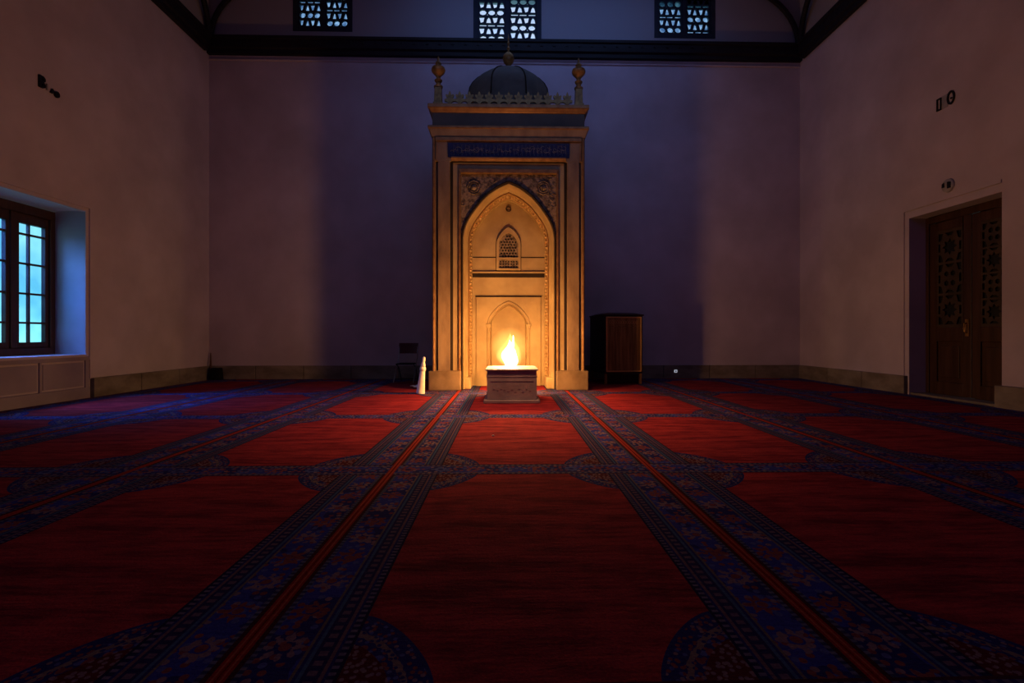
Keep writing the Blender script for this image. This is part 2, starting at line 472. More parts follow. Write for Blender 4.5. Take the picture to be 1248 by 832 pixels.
ZR = [.885, 1.18, 1.616, 2.062, 2.50, 2.665]
for a, b in ((7.36, 7.87), (6.705, 7.265), (6.085, 6.615)):
    s_ = MB(); t = .05
    s_.box(xw - .045, xw + .02, a, b, .80, ZR[0]).box(xw - .045, xw + .02, a, b, ZR[-1], 2.80)
    s_.box(xw - .045, xw + .02, a, a + t, ZR[0], ZR[-1]).box(xw - .045, xw + .02, b - t, b, ZR[0], ZR[-1])
    so = wl(s_, 'sash', 'winwood', bevel=.006)
    mu = MB(); yc = a + .42 * (b - a)
    mu.box(xw - .03, xw + .01, yc - .012, yc + .012, ZR[0], ZR[-1])
    for z in ZR[1:-1]: mu.box(xw - .031, xw + .009, a + t, b - t, z - .014, z + .014)
    wl(mu, 'glazing_bars', 'winwood', so)
    wl(MB().box(xw - .016, xw - .012, a + t, b - t, ZR[0], ZR[-1]), 'pane', 'pane', so)
wl(MB().box(xw + .05, XL + .03, y0 - .0, y1, .655, .695), 'window_sill', 'plaster', bevel=.006)
# raised casing round the recess and the panelled apron under it
mb = MB()
for a, b, c, d in ((y1 + .06, y1 + .11, .3, z1 + .11), (y0 - .11, y0 - .06, .3, z1 + .11), (y0 - .06, y1 + .06, z1 + .06, z1 + .11)):
    mb.box(XL, XL + .018, a, b, c, d)
struct(mb.build('trim_9', 'plaster'), 'narrow raised plaster casing around the casement window recess', 'moulding')
mb = MB()
mb.box(XL, XL + .035, 5.85, 8.0, 0, .17).box(XL, XL + .03, 5.85, 8.0, .60, .655)
for a, b in ((7.93, 8.0), (7.165, 7.195), (6.43, 6.46), (5.85, 5.90)): mb.box(XL, XL + .022, a, b, .17, .60)
for a, b in ((7.225, 7.90), (6.49, 7.135), (5.93, 6.40)): mb.box(XL, XL + .012, a, b, .20, .57)
struct(mb.build('trim_10', 'apron', bevel=.004), 'flat panelled plaster apron below the casement window', 'panelling')

# ------------------------------------------------------------------ lattice windows (end wall)
def jali_rows(a, b, z0, z1, seed):
    """holes of one lattice leaf: alternating rows of rounds, bars and wedges"""
    r_ = random.Random(seed); H = []; z = z0 + .025; k = seed % 3
    W = b - a
    while z < z1 - .08:
        kind = (k) % 4; k += 1
        if kind == 0:
            h = .045; n = 3
            for i in range(n):
                c = a + W * (i + .5) / n + r_.uniform(-.01, .01); H.append(rect(c - W * .13, c + W * .13, z, z + h))
        elif kind in (1, 3):
            h = .145; n = 4; 
            for i in range(n):
                l, rr = a + W * (i + .04) / n, a + W * (i + .96) / n; c = (l + rr) / 2 + r_.uniform(-.012, .012)
                if (i + k) % 2: H.append([(l + .012, z), (rr - .008, z), (rr - .035, z + h * .8), (c, z + h), (l + .04, z + h * .75)])
                else: H.append([(l + .045, z), (c, z + .01), (rr - .035, z + .02), (rr - .006, z + h), (l + .006, z + h * .95)])
        else:
            h = .135; n = 3
            for i in range(n):
                c = a + W * (i + .5) / n + r_.uniform(-.006, .006); H.append(circle(c, z + h / 2, W * .135, 9, r_.uniform(0, 1), h / 2))
                if i < n - 1: 
                    d = a + W * (i + 1) / n; H.append([(d - .018, z), (d + .018, z), (d, z + .05)])
        z += h + .030
    return H
for i, (a, b, z0, z1) in enumerate(JW):
    nm = ('blue-lit lattice window above the beam at the window-wall end', 'brightest lattice window, centred above the domed stone niche', 'blue-lit lattice window above the beam at the door-wall end')[i]
    t = thing('window_%d' % (i + 2), nm, 'window', ((a + b) / 2, YB + .12, z0), kind='structure')
    inv = Matrix.Translation(-Vector(t.location))
    fw = .095; mid = (a + b) / 2
    f_ = MB()
    f_.box(a, a + fw, YB - .01, YB + .14, z0, z1).box(b - fw, b, YB - .01, YB + .14, z0, z1)
    f_.box(a + fw, b - fw, YB - .01, YB + .14, z0, z0 + .12 if i != 1 else z0 + .07).box(a + fw, b - fw, YB - .01, YB + .14, z1 - .1, z1)
    f_.box(mid - .035, mid + .035, YB, YB + .13, z0 + .07, z1 - .1)
    o = f_.build('window_frame', 'jaliwood', t, bevel=.006); o.matrix_parent_inverse = inv
    zl = z0 + (.12 if i != 1 else .07)
    for j, (l, r_) in enumerate(((a + fw, mid - .035), (mid + .035, b - fw))):
        H = jali_rows(l + .02, r_ - .02, zl, z1 - .1, i * 2 + j + (0 if i == 1 else 1))
        o = filled('lattice', [rect(l, r_, zl, z1 - .1)] + H, .045, 'jaliwood', t, Matrix.Translation((0, YB + .06, 0)) @ TO_XZ)
        o.matrix_parent_inverse = inv
        o = MB().box(l, r_, YB + .092, YB + .096, zl, z1 - .1).build('pane', 'jalipane' if i == 1 else 'jalipane_dim', t)
        o.matrix_parent_inverse = inv

# ------------------------------------------------------------------ double door (right wall)
d = thing('door_1', 'brown wooden double door with star lattice panels set in a plaster recess', 'door', (XR + .28, 7.34, 0), kind='structure')
dinv = Matrix.Translation(-Vector(d.location))
xd = XR + .28
def dl(o, parent=d):
    o.parent = parent
    o.matrix_parent_inverse = dinv if parent is d else Matrix.Identity(4)
    return o
ya, yb, zt = 6.572, 8.116, 2.95
dl(MB().box(xd, xd + .10, ya, ya + .06, 0, zt).box(xd, xd + .10, yb - .06, yb, 0, zt).box(xd, xd + .10, ya + .06, yb - .06, 2.84, zt).build('door_frame', 'door', bevel=.006))
dl(MB().box(XR + .02, xd + .12, ya, yb, 0, .035).build('threshold', 'skirting'))
def star_lattice(l, r_, z0, z1):
    """holes left by an interlaced star pattern"""
    H = []; W = r_ - l; n = max(1, round((z1 - z0) / W)); ch = (z1 - z0) / n; c = (l + r_) / 2
    for k in range(n):
        zc = z0 + ch * (k + .5)
        rr = .30 * W
        if k % 2 == 0:
            H.append([(c + (rr if q % 2 == 0 else rr * .62) * math.cos(PI * q / 8), zc + (rr if q % 2 == 0 else rr * .62) * math.sin(PI * q / 8)) for q in range(16)])
        else:
            for sx in (-1, 1):
                for sz in (-1, 1): H.append(circle(c + sx * W * .13, zc + sz * ch * .15, W * .10, 6, .5))
        for sx in (-1, 1):
            H.append([(c + sx * W * .37, zc - ch * .13), (c + sx * W * .46, zc - ch * .13), (c + sx * W * .46, zc + ch * .13), (c + sx * W * .37, zc + ch * .13)])
            for sz in (-1, 1):
                H.append([(c + sx * W * .26, zc + sz * ch * .46), (c + sx * W * .45, zc + sz * ch * .46), (c + sx * W * .45, zc + sz * ch * .21), (c + sx * W * .33, zc + sz * ch * .25)])
                if sx > 0: H.append([(c - W * .18, zc + sz * ch * .46), (c + W * .18, zc + sz * ch * .46), (c + W * .08, zc + sz * ch * .36), (c - W * .08, zc + sz * ch * .36)])
    return H
for j, (l, r_) in enumerate(((ya + .062, 7.308), (7.318, yb - .062))):
    x0, x1 = xd + .015, xd + .065
    st = .135
    lf = MB().box(x0, x1, l, l + st, .04, 2.835).box(x0, x1, r_ - st, r_, .04, 2.835)
    for a, b in ((.04, .24), (.90, 1.12), (2.69, 2.835)): lf.box(x0, x1, l + st, r_ - st, a, b)
    leaf = dl(lf.build('door_leaf', 'door', bevel=.008))
    dl(MB().box(x0 + .03, x1 + .01, l + st, r_ - st, 1.12, 2.69).build('dark_backing', 'doordark'), leaf)
    pl, pr = l + st, r_ - st
    ft = MB()
    ft.box(x0 + .02, x1 - .005, pl, pr, .24, .90)
    ft.frustum(0, 0, 0, 0, 0, 0, 0, 0, 0, 0) if False else None
    ft.box(x0 + .006, x0 + .022, pl + .07, pr - .07, .32, .82)
    dl(ft.build('lower_panel', 'door', bevel=.012), leaf)
    dl(filled('lattice_panel', [rect(pl, pr, 1.12, 2.69)] + star_lattice(pl + .01, pr - .01, 1.15, 2.66), .018, 'doorlat', None, Matrix.Translation((x0 + .012, 0, 0)) @ TO_YZ), leaf)
    if j == 1:
        dl(MB().box(x0 - .012, x0, l + .03, l + .09, .98, 1.24).tube([(x0 - .01, l + .06, 1.03), (x0 - .05, l + .06, 1.05), (x0 - .06, l + .06, 1.11), (x0 - .05, l + .06, 1.17), (x0 - .01, l + .06, 1.19)], .011).build('door_handle', 'brass', smooth=True), leaf)
mb = MB()
for a, b, c, e in ((8.21, 8.26, .31, 3.08), (6.57, 8.26, 3.08, 3.13)): mb.box(XR - .016, XR, a, b, c, e)
struct(mb.build('trim_11', 'plaster'), 'narrow raised plaster casing around the double door recess', 'moulding')

# ------------------------------------------------------------------ carpet strips
cm = MB().box(-HALF + .003, HALF - .003, YF, YB - .075, .0005, .012).build('carpet_runner', 'carpet')
CX = [-5.58, -3.68, -1.78, .12, 2.02, 3.92]
CLAB = ['red carpet strip with blue floral borders along the window wall, second from it',
        'red carpet strip between the purple-lit one and the one under the folding chair',
        'red carpet strip with blue floral borders running up to the folding chair and white post',
        'central red carpet strip with blue floral borders under the stone fire plinth',
        'red carpet strip with blue floral borders running up to the dark cabinet',
        'red carpet strip with blue floral borders between the cabinet strip and the door strip']
CLAB[0] = 'red carpet strip with blue floral borders along the window wall, purple lit'
for i, x in enumerate(CX):
    o = cm if i == 0 else cm.copy()
    if i: COL.objects.link(o)
    o.location = (x, 0, 0)
    tag(o, CLAB[i], 'carpet', 'carpet strips laid side by side')
o = MB().box(-HALF + .003, 6.688 - 5.82 , YF, YB - .075, .0005, .012).build('carpet_runner', 'carpet')
o.location = (5.82, 0, 0)
tag(o, 'red carpet strip with blue floral borders along the wall with the double door', 'carpet', 'carpet strips laid side by side')
CT = .0125

# ------------------------------------------------------------------ the niche (mihrab)
mx = .045
mh = thing('mihrab', 'tall carved stone prayer niche with pointed arch, blue inscription band and lead dome', 'prayer niche', (mx, 8.85, CT))
Y0 = 8.85 - 8.85   # local coordinates: x about the centre line, y from the front plane, z from the carpet
def mp(mb, name, m, parent=mh, **k): return mb.build(name, m, parent, **k)
DEP = 11.125 - 8.85
# piers with their grooves
for s in (-1, 1):
    prof = [(1.37, .30), (1.37, .035), (1.355, .015), (1.315, .015), (1.305, .045), (1.275, .045), (1.265, .0), (1.06, .0), (1.05, .05), (1.00, .05), (.99, .075), (.99, .30)]
    mp(MB().extrude([(s * x, y) for x, y in prof], 'z', .33, 4.10), 'pier', 'marble')
    g = mp(MB().box(*sorted((s * 1.055, s * 1.005)), .035, .052, .35, 4.09).box(*sorted((s * 1.297, s * 1.284)), .034, .047, .35, 4.09), 'groove', 'groove')  # dark strips laid in the grooves to paint their shade
    # base block
    mp(MB().box(*sorted((s * .855, s * 1.425)), -.085, .40, 0, .345), 'base_block', 'basestone', bevel=.018)
    mp(MB().box(*sorted((s * .685, s * .853)), .12, .70, 0, .215), 'inner_base_block', 'stone', bevel=.03)
    mp(MB().tube([(s * 1.345, .0, .35), (s * 1.345, .0, 4.52)], .024, 10), 'colonnette', 'gold', smooth=True)
# the flanks and the back of the body
b = MB()
for s in (-1, 1):
    b.face([(s * 1.36, .29, 0), (s * 1.36, DEP, 0), (s * 1.36, DEP, 4.6), (s * 1.36, .29, 4.6)])
b.face([(-1.36, .29, 4.6), (1.36, .29, 4.6), (1.36, DEP, 4.6), (-1.36, DEP, 4.6)])
b.face([(-1.36, DEP, 0), (1.36, DEP, 0), (1.36, DEP, 4.6), (-1.36, DEP, 4.6)])
mp(b, 'body', 'marble')
# head slab above the frame
mp(MB().box(-1.37, 1.37, .0, .30, 4.10, 4.53), 'head_slab', 'marble', bevel=.006)
mp(MB().box(-1.31, 1.31, -.035, .0, 4.455, 4.525).box(-1.31, -1.28, -.02, 0, 4.1, 4.455).box(1.28, 1.31, -.02, 0, 4.1, 4.455), 'head_moulding', 'gold', bevel=.012)
ip = mp(MB().box(-1.09, 1.09, -.018, .0, 4.165, 4.425), 'inscription_panel', 'blue_tile', bevel=.005)
sc_ = MB()
for i in range(58):            # flowing strokes of the lettering
    cx = -1.04 + 2.08 * (i + .5) / 58; cz = 4.295 + rnd.uniform(-.07, .07)
    pts = []; r0 = rnd.uniform(.02, .05); a0 = rnd.uniform(0, 6.28); sw = rnd.choice((-1, 1)) * rnd.uniform(2.2, 4.8)
    for k in range(9):
        t = k / 8; rr = r0 * (.45 + .75 * t); pts.append((cx + rr * math.cos(a0 + sw * t) * 1.2, -.020, max(4.18, min(4.41, cz + rr * math.sin(a0 + sw * t)))))
    sc_.tube(pts, .0042, 5)
    if i % 2: sc_.tube([(cx + .01, -.020, 4.20), (cx, -.020, 4.31), (cx + .006, -.020, 4.395)], .004, 5)
mp(sc_, 'lettering', 'script', ip)
mp(MB().extrude([(-.05, 4.165), (-.05, 4.145), (-.02, 4.10), (0.06, 4.10), (0.06, 4.165)], 'x', -1.03, 1.03), 'lower_moulding', 'gold')
# recessed frame and gilt fillet
mp(MB().box(-1.0, -.905, .05, .30, .33, 3.98).box(.905, 1.0, .05, .30, .33, 3.98).box(-1.0, 1.0, .05, .30, 3.98, 4.10), 'inner_frame', 'stone', bevel=.004)
mp(MB().box(-.905, -.865, .015, .20, .215, 3.94).box(.865, .905, .015, .20, .215, 3.94).box(-.905, .905, .015, .20, 3.90, 3.98), 'fillet', 'gold', bevel=.012)
# spandrel plate pierced by the arch
SP = 2.74
def outline(w, zb=0.0): return arch(w, SP, SP + 1.04 * w / .86, zb)
plate = [(-.865, 0.005), (-.862, 0.005)] 
ar = outline(.858, .01)
top = 3.90
sp = MB()
up = [p for p in ar]
for (xa, za), (xb, zb) in zip(up, up[1:]):
    if abs(xa - xb) < 1e-6: continue
    sp.face([(xa, .085, za), (xb, .085, zb), (xb, .085, top), (xa, .085, top)])
sp.face([(-.866, .085, .01), (-.858, .085, .01), (-.858, .085, top), (-.866, .085, top)])
sp.face([(.866, .085, .01), (.858, .085, .01), (.858, .085, top), (.866, .085, top)])
spo = mp(sp, 'spandrel', 'carved')
for s in (-1, 1):
    ro = MB()
    for rr, rt in ((.125, .012), (.085, .012)):
        ro.tube([(s * .63 + rr * math.cos(2 * PI * k / 8), .078, 3.655 + rr * math.sin(2 * PI * k / 8)) for k in range(9)], rt, 6)
    ro.lathe([(.06, 0), (.05, .02), (.02, .035), (.002, .04)], 14, (s * .63, .085, 3.655), Matrix.Rotation(R(90), 3, 'X'))
    mp(ro, 'rosette', 'carved', spo, smooth=True)
    # scrolling stems carved in relief
    for k in range(26):
        x = s * rnd.uniform(.06, .82); z = rnd.uniform(3.0, 3.86)
        lim = [zz for (xx, zz) in ar if abs(xx - x) < .08]
        if lim and z < max(lim) + .10: continue
        if (x - s * .63) ** 2 + (z - 3.655) ** 2 < .03: continue
        r0 = rnd.uniform(.035, .06); a0 = rnd.uniform(0, 6); pts = [(x + r0 * (1 - t / 9) * math.cos(a0 + t * .6), .082, z + r0 * (1 - t / 9) * math.sin(a0 + t * .6)) for t in range(9)]
        mp(MB().tube(pts, .009, 5), 'relief_scroll', 'carved', spo, smooth=True)
# lofted reveal
def loft(lst, name, m, parent=mh, closed=False, **k):
    return mp(MB().quadsheet([[(x, y, z) for x, z in outline(w_, .005)] for w_, y in lst], closed), name, m, parent, smooth=True, **k)
loft([(.858, .085), (.858, .055), (.845, .045), (.832, .055), (.828, .09)], 'outer_arch_moulding', 'groove')
loft([(.828, .088), (.815, .085), (.80, .12), (.80, .17), (.785, .20), (.785, .25), (.768, .27), (.768, .31), (.752, .33)], 'reveal', 'stone')
loft([(.752, .33), (.740, .325), (.735, .34), (.735, .36)], 'inner_arch_moulding', 'gold')
ob = loft([(.735, .36), (.722, .50), (.712, .62)], 'ornament_band', 'orn')
path = outline(.726, .24)
# relief leaves along the band
acc = []
for (xa, za), (xb, zb) in zip(path, path[1:]):
    L = math.hypot(xb - xa, zb - za); n = max(1, round(L / .062))
    for k in range(n):
        t = (k + .5) / n; acc.append((xa + (xb - xa) * t, za + (zb - za) * t))
rl = MB()
for i, (x, z) in enumerate(acc):
    yy = .40 + (.07 if i % 2 else .14)
    rl.lathe([(.003, -.032), (.026, -.017), (.034, 0), (.026, .017), (.003, .032)], 7, (x, yy, z))
mp(rl, 'relief_leaves', 'orn', ob, smooth=True)
loft([(.712, .62), (.700, .62), (.700, .73)], 'rear_arch_fillet', 'stone')
# back wall of the niche: pointed plate with the lower niche cut out
YN = .73
bo = outline(.70, .005)
zap = SP + 1.04 * .70 / .86
inner = arch(.335, 1.20, 1.56, .005)
bk = MB()
def zof(x, pts):
    for (xa, za), (xb, zb) in zip(pts, pts[1:]):
        if xa <= x <= xb and xb > xa: return za + (zb - za) * (x - xa) / (xb - xa)
    return pts[-1][1]
xs = sorted({round(x, 5) for x, z in bo} | {round(x, 5) for x, z in inner})
for xa, xb in zip(xs, xs[1:]):
    if xb - xa < 1e-6: continue
    def lo(x, side):
        if -.3351 < (xa + xb) / 2 < .3351: return max(zof(x, inner), 1.2) if abs(x) < .3349 else 1.20
        return .005
    def hi(x): return zof(min(max(x, -.6999), .6999), bo) if abs(x) < .6999 else SP
    bk.face([(xa, YN, lo(xa, 0)), (xb, YN, lo(xb, 0)), (xb, YN, hi(xb)), (xa, YN, hi(xa))])
back = mp(bk, 'niche_back', 'stone')
# dark bands across the back
for s in (-1, 1): mp(MB().box(*sorted((s * .70, s * .245)), YN - .004, YN + .004, 2.485, 2.505), 'thin_course', 'groove')
mp(MB().box(-.70, .70, YN - .012, YN + .004, 2.105, 2.185), 'dark_band', 'groove')
mp(MB().box(-.70, .70, YN - .05, YN, 2.185, 2.215), 'ledge', 'stone', bevel=.008)
# lower panel and blind niche
lp = MB().box(-.625, -.42, YN - .03, YN, 0, 1.72).box(.42, .625, YN - .03, YN, 0, 1.72)
ou = arch(.42, 1.20, 1.655, 0)
for (xa, za), (xb, zb) in zip(ou, ou[1:]):
    if abs(xa - xb) < 1e-6: continue
    lp.face([(xa, YN - .03, za), (xb, YN - .03, zb), (xb, YN - .03, 1.72), (xa, YN - .03, 1.72)])
lp.face([(-.625, YN - .03, 1.72), (.625, YN - .03, 1.72), (.625, YN, 1.72), (-.625, YN, 1.72)])
low = mp(lp, 'lower_panel', 'stone')
mp(MB().box(-.64, .64, YN - .036, YN, 1.722, 1.740), 'panel_shadow_line', 'groove', low)
rows = []
for w_, ap, y in ((.42, 1.655, YN - .03), (.405, 1.64, YN - .05), (.385, 1.615, YN - .05), (.375, 1.605, YN - .02), (.36, 1.59, YN - .02), (.345, 1.572, YN - .035), (.335, 1.56, YN), (.335, 1.56, YN + .20)):
    rows.append([(x, y, z) for x, z in arch(w_, 1.20, ap, .005)])
mp(MB().quadsheet(rows), 'blind_arch', 'stone', low, smooth=True)
mp(MB().face([(x, YN + .20, z) for x, z in arch(.336, 1.2, 1.562, .005)]), 'blind_back', 'stone', low)
for s in (-1, 1):
    mp(MB().box(*sorted((s * .335, s * .435)), YN - .07, YN - .025, 1.16, 1.20).box(*sorted((s * .345, s * .425)), YN - .06, YN - .025, 1.12, 1.16), 'impost', 'stone', low, bevel=.006)
# small pointed grille panel
CF = arch(.235, 2.74, 3.07, 2.24); CI = arch(.185, 2.74, 2.965, 2.485)
cfo = filled('grille_frame', [CF, CI, rect(-.19, .19, 2.275, 2.45)], .06, 'stone', mh, Matrix.Translation((0, YN - .035, 0)) @ TO_XZ)
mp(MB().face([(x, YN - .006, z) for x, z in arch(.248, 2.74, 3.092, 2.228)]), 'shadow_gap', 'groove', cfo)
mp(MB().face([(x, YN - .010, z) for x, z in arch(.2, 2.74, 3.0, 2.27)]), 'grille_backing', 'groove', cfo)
H = []
for i in range(7):
    for j in range(9):
        x = -.165 + i * .055 + (.0275 if j % 2 else 0); z = 2.515 + j * .055
        if abs(x) < .16 and z < 2.74 + .225 * (1 - (abs(x) / .185) ** 1.5) - .03: H.append(circle(x, z, .021, 6, .3))
filled('grille', [CI] + H, .012, 'carved', cfo, Matrix.Translation((0, YN - .016, 0)) @ TO_XZ)
H = [circle(-.155 + i * .052, 2.31 + j * .05, .020, 4, 0) for i in range(7) for j in range(3)]
filled('lower_grille', [rect(-.19, .19, 2.275, 2.45)] + H, .012, 'carved', cfo, Matrix.Translation((0, YN - .016, 0)) @ TO_XZ)
mp(MB().tube([(.045 * math.cos(2 * PI * k / 16), YN - .02, 3.43 + .045 * math.sin(2 * PI * k / 16)) for k in range(17)], .011, 6).tube([(0, YN, 3.475), (0, YN - .03, 3.475)], .014, 6), 'hanging_ring', 'ring', smooth=True)
# entablature
mp(MB().frustum(-1.375, 1.375, -.02, DEP, 4.53, -1.42, 1.42, -.06, DEP, 4.665), 'lower_cornice', 'marble')
mp(MB().box(-1.44, 1.44, -.08, DEP, 4.665, 4.715), 'cornice_fillet', 'gold', bevel=.012)
mp(MB().box(-1.365, 1.365, -.01, DEP, 4.715, 4.965), 'frieze', 'slate', bevel=.006)
mp(MB().frustum(-1.38, 1.38, -.02, DEP, 4.965, -1.425, 1.425, -.075, DEP, 5.03).box(-1.44, 1.44, -.085, DEP, 5.03, 5.10), 'top_cornice', 'gold', bevel=.01)
# cresting
ft = [(.055, 0), (.055, .02), (.028, .035), (.024, .06), (.05, .08), (.085, .085), (.088, .115), (.06, .125), (.04, .13), (.062, .155), (.07, .185), (.05, .195), (.028, .18), (.016, .215), (0, .25)]
shape = ft + [(-x, z) for x, z in ft[-2::-1]]
first = None
for k in range(13):
    x = -1.15 + 2.30 * (k + .5) / 13
    if first is None:
        first = filled('crest_finial', [shape], .04, 'brass', mh, TO_XZ); o = first
    else:
        o = first.copy(); COL.objects.link(o)
    o.parent = mh; o.location = (x, .06, 5.10); o.scale = (1.08, 1, 1.15)
mp(MB().box(-1.17, 1.17, .03, .09, 5.10, 5.125), 'crest_rail', 'brass', mh)
for s in (-1, 1):
    po = mp(MB().box(s * 1.27 - .085, s * 1.27 + .085, -.02, .15, 5.10, 5.16).frustum(s * 1.27 - .07, s * 1.27 + .07, 0, .14, 5.16, s * 1.27 - .06, s * 1.27 + .06, .01, .13, 5.44), 'corner_post', 'brass', bevel=.006)
    mp(MB().lathe([(.075, 5.44), (.08, 5.47), (.045, 5.49), (.04, 5.53), (.065, 5.56), (.07, 5.58), (.04, 5.60), (.035, 5.63), (.06, 5.67), (.11, 5.72), (.125, 5.76), (.115, 5.80), (.07, 5.83), (.04, 5.85), (.055, 5.88), (.05, 5.90), (.025, 5.93), (.018, 5.99), (.003, 6.02)], 18, (s * 1.27, .07, 0)), 'turned_finial', 'brass', po, smooth=True)
# dome
DY = 1.15
prof = [(.86, 5.10), (.86, 5.50), (.845, 5.70), (.82, 5.84), (.76, 5.95), (.66, 6.06), (.53, 6.16), (.38, 6.25), (.22, 6.315), (.10, 6.365), (.04, 6.39)]
dm = mp(MB().lathe(prof, 48, (0, DY, 0)), 'dome', 'lead', smooth=True)
sm = MB()
for k in range(8):
    a = PI / 8 + k * PI / 4
    sm.tube([(r_ * 1.004 * math.cos(a), DY + r_ * 1.004 * math.sin(a), z + .004) for r_, z in prof[1:-1]], .014, 6)
mp(sm, 'dome_seams', 'groove', dm)
mp(MB().lathe([(.05, 6.38), (.055, 6.41), (.03, 6.43), (.05, 6.46), (.10, 6.52), (.12, 6.59), (.10, 6.66), (.05, 6.71), (.02, 6.73), (.018, 6.77), (.035, 6.80), (.018, 6.83), (.016, 6.87), (.03, 6.90), (.014, 6.93), (.012, 6.98), (.022, 7.0), (.010, 7.03), (.002, 7.10)], 16, (0, DY, 0)), 'dome_finial', 'brass', dm, smooth=True)

# ------------------------------------------------------------------ fire plinth and flame
fx, fy = .082, 7.60
pl = thing('fire_plinth', 'low grey stone block carrying the fire in front of the niche', 'plinth', (fx, fy, CT))
hw = .362
MB().box(-hw - .045, hw + .045, -.52, .40, 0, .045).build('plinth_foot', 'ash', pl, bevel=.008)
bd = MB().box(-hw, hw, -.46, .34, .045, .375).build('plinth_body', 'ash', pl, bevel=.008)
rl = MB()
for k in range(11):
    x = -.26 + k * .052; h = rnd.uniform(.09, .15)
    rl.box(x - .012, x + .012, -.466, -.46, .30 - h, .30)
rl.box(-.31, .31, -.466, -.46, .315, .327)
rl.build('carved_front', 'ash', bd)
MB().box(-hw - .012, hw + .005, -.465, .345, .375, .39).box(-hw + .004, hw - .004, -.457, .337, .39, .47).build('upper_band', 'ash', pl, bevel=.004)
MB().box(-hw - .022, hw + .022, -.482, .362, .47, .49).build('top_slab', 'ash', pl, bevel=.004)
fl = thing('flame', 'bright white-gold flame burning on the stone block', 'flame', (.055, 7.76, CT + .492))
def flame(name, m, sx, h, tip, seed, n=22, rows=20, base=.0):
    mb = MB(); r_ = []
    for i in range(rows + 1):
        t = i / rows
        w = (math.sin(PI * min(1, (t * .92 + .10)) ** .72) ** .9) if t < .95 else .03 * (1 - t) / .05
        w = max(.004, w) * sx * (1.0 if t < .55 else 1 - .45 * ((t - .55) / .45))
        ox = tip * t ** 2.2 + .012 * math.sin(9 * t + seed)
        r_.append([(ox + w * math.cos(2 * PI * k / n) * (1 + .10 * math.sin(3 * 2 * PI * k / n + 5 * t + seed)), w * math.sin(2 * PI * k / n), base + h * t) for k in range(n)])
    mb.quadsheet(r_, True)
    return mb.build(name, m, fl, smooth=True)
flame('flame_core', 'flame_core', .125, .42, .0, 1.0, base=.004)
tg = MB()
tg.tube([(.05, 0, .14), (.052, 0, .24), (.046, 0, .32), (.055, 0, .39), (.058, 0, .44), (.054, 0, .49)], [.05, .045, .03, .018, .012, .002], 12)
tg.build('flame_tongue', 'flame_core', fl, smooth=True)
flame('flame_body', 'flame_mid', .20, .53, .02, 2.0, base=.004)
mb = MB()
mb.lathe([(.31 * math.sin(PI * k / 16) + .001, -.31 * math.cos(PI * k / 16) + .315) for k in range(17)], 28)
mb.build('flame_halo', 'flame_glow', fl, smooth=True)

# ------------------------------------------------------------------ folding chair
ch = thing('folding_chair', 'folding chair with maroon backrest in the shadow beside the niche', 'chair', (-2.08, 10.35, CT), R(-4))
def cp(mb, n, m, p=ch, **k): return mb.build(n, m, p, **k)
for s in (-1, 1):
    cp(MB().tube([(s * .205, -.26, .012), (s * .200, -.05, .30), (s * .195, .10, .52), (s * .195, .16, .80)], .011), 'front_leg', 'metal', smooth=True)
    cp(MB().tube([(s * .18, .26, .012), (s * .18, .02, .32), (s * .18, -.16, .385)], .011), 'rear_leg', 'blackmetal', smooth=True)
cp(MB().box(-.175, .175, -.22, .16, .375, .40), 'seat', 'black', bevel=.010)
bkm = []
rows = []
for k in range(9):
    x = -.205 + .41 * k / 8; c = .03 * (1 - (x / .205) ** 2)
    rows.append([(x, .115 + c, .595), (x, .145 + c, .815), (x, .165 + c, .815), (x, .135 + c, .595)])
cp(MB().quadsheet(rows, True).face(rows[0]).face(rows[-1]), 'backrest', 'chairback', bevel=.004)
cp(MB().tube([(-.2, -.20, .085), (.2, -.20, .085)], .008), 'stretcher', 'blackmetal', smooth=True)
cp(MB().tube([(-.18, .22, .055), (.18, .22, .055)], .008), 'stretcher', 'blackmetal', smooth=True)

# ------------------------------------------------------------------ white tapered post, paper, fleck
wp = thing('tapered_post', 'white tapered post with narrow neck and ringed cap beside the niche base', 'post', (-1.44, 8.30, CT))
tl = Matrix.Rotation(R(5.5), 3, 'Y')
MB().lathe([(.072, .006), (.074, .02), (.070, .06), (.050, .30), (.042, .385)], 16, (0, 0, 0), tl).build('post_body', 'white', wp, smooth=True)
MB().lathe([(.042, .385), (.052, .40), (.054, .43), (.043, .455), (.036, .46)], 16, (0, 0, 0), tl).build('collar', 'white', wp, smooth=True)
MB().lathe([(.036, .462), (.041, .47), (.030, .52), (.024, .545), (.028, .555), (.026, .60), (.018, .62), (.006, .625)], 16, (0, 0, 0), tl).build('cap', 'white', wp, smooth=True)
g = MB(); rows = []
for i in range(7):
    rows.append([(-.10 + .033 * i + rnd.uniform(-.008, .008), -.06 + .03 * j + rnd.uniform(-.008, .008), max(.002, .03 + .05 * (i / 6) * (j / 4) + rnd.uniform(-.02, .02))) for j in range(5)])
o = g.quadsheet(rows).build('paper_sheet', 'paper'); o.location = (-1.68, 9.25, CT)
tag(o, 'small crumpled white paper on the carpet behind the white post', 'paper')
o = MB().lathe([(.004, 0), (.013, .002), (.012, .008), (.004, .011)], 7).build('lint_fleck', 'paper'); o.location = (-.128, 4.82, CT)
tag(o, 'tiny white fleck lying on the red carpet in front of the plinth', 'lint')

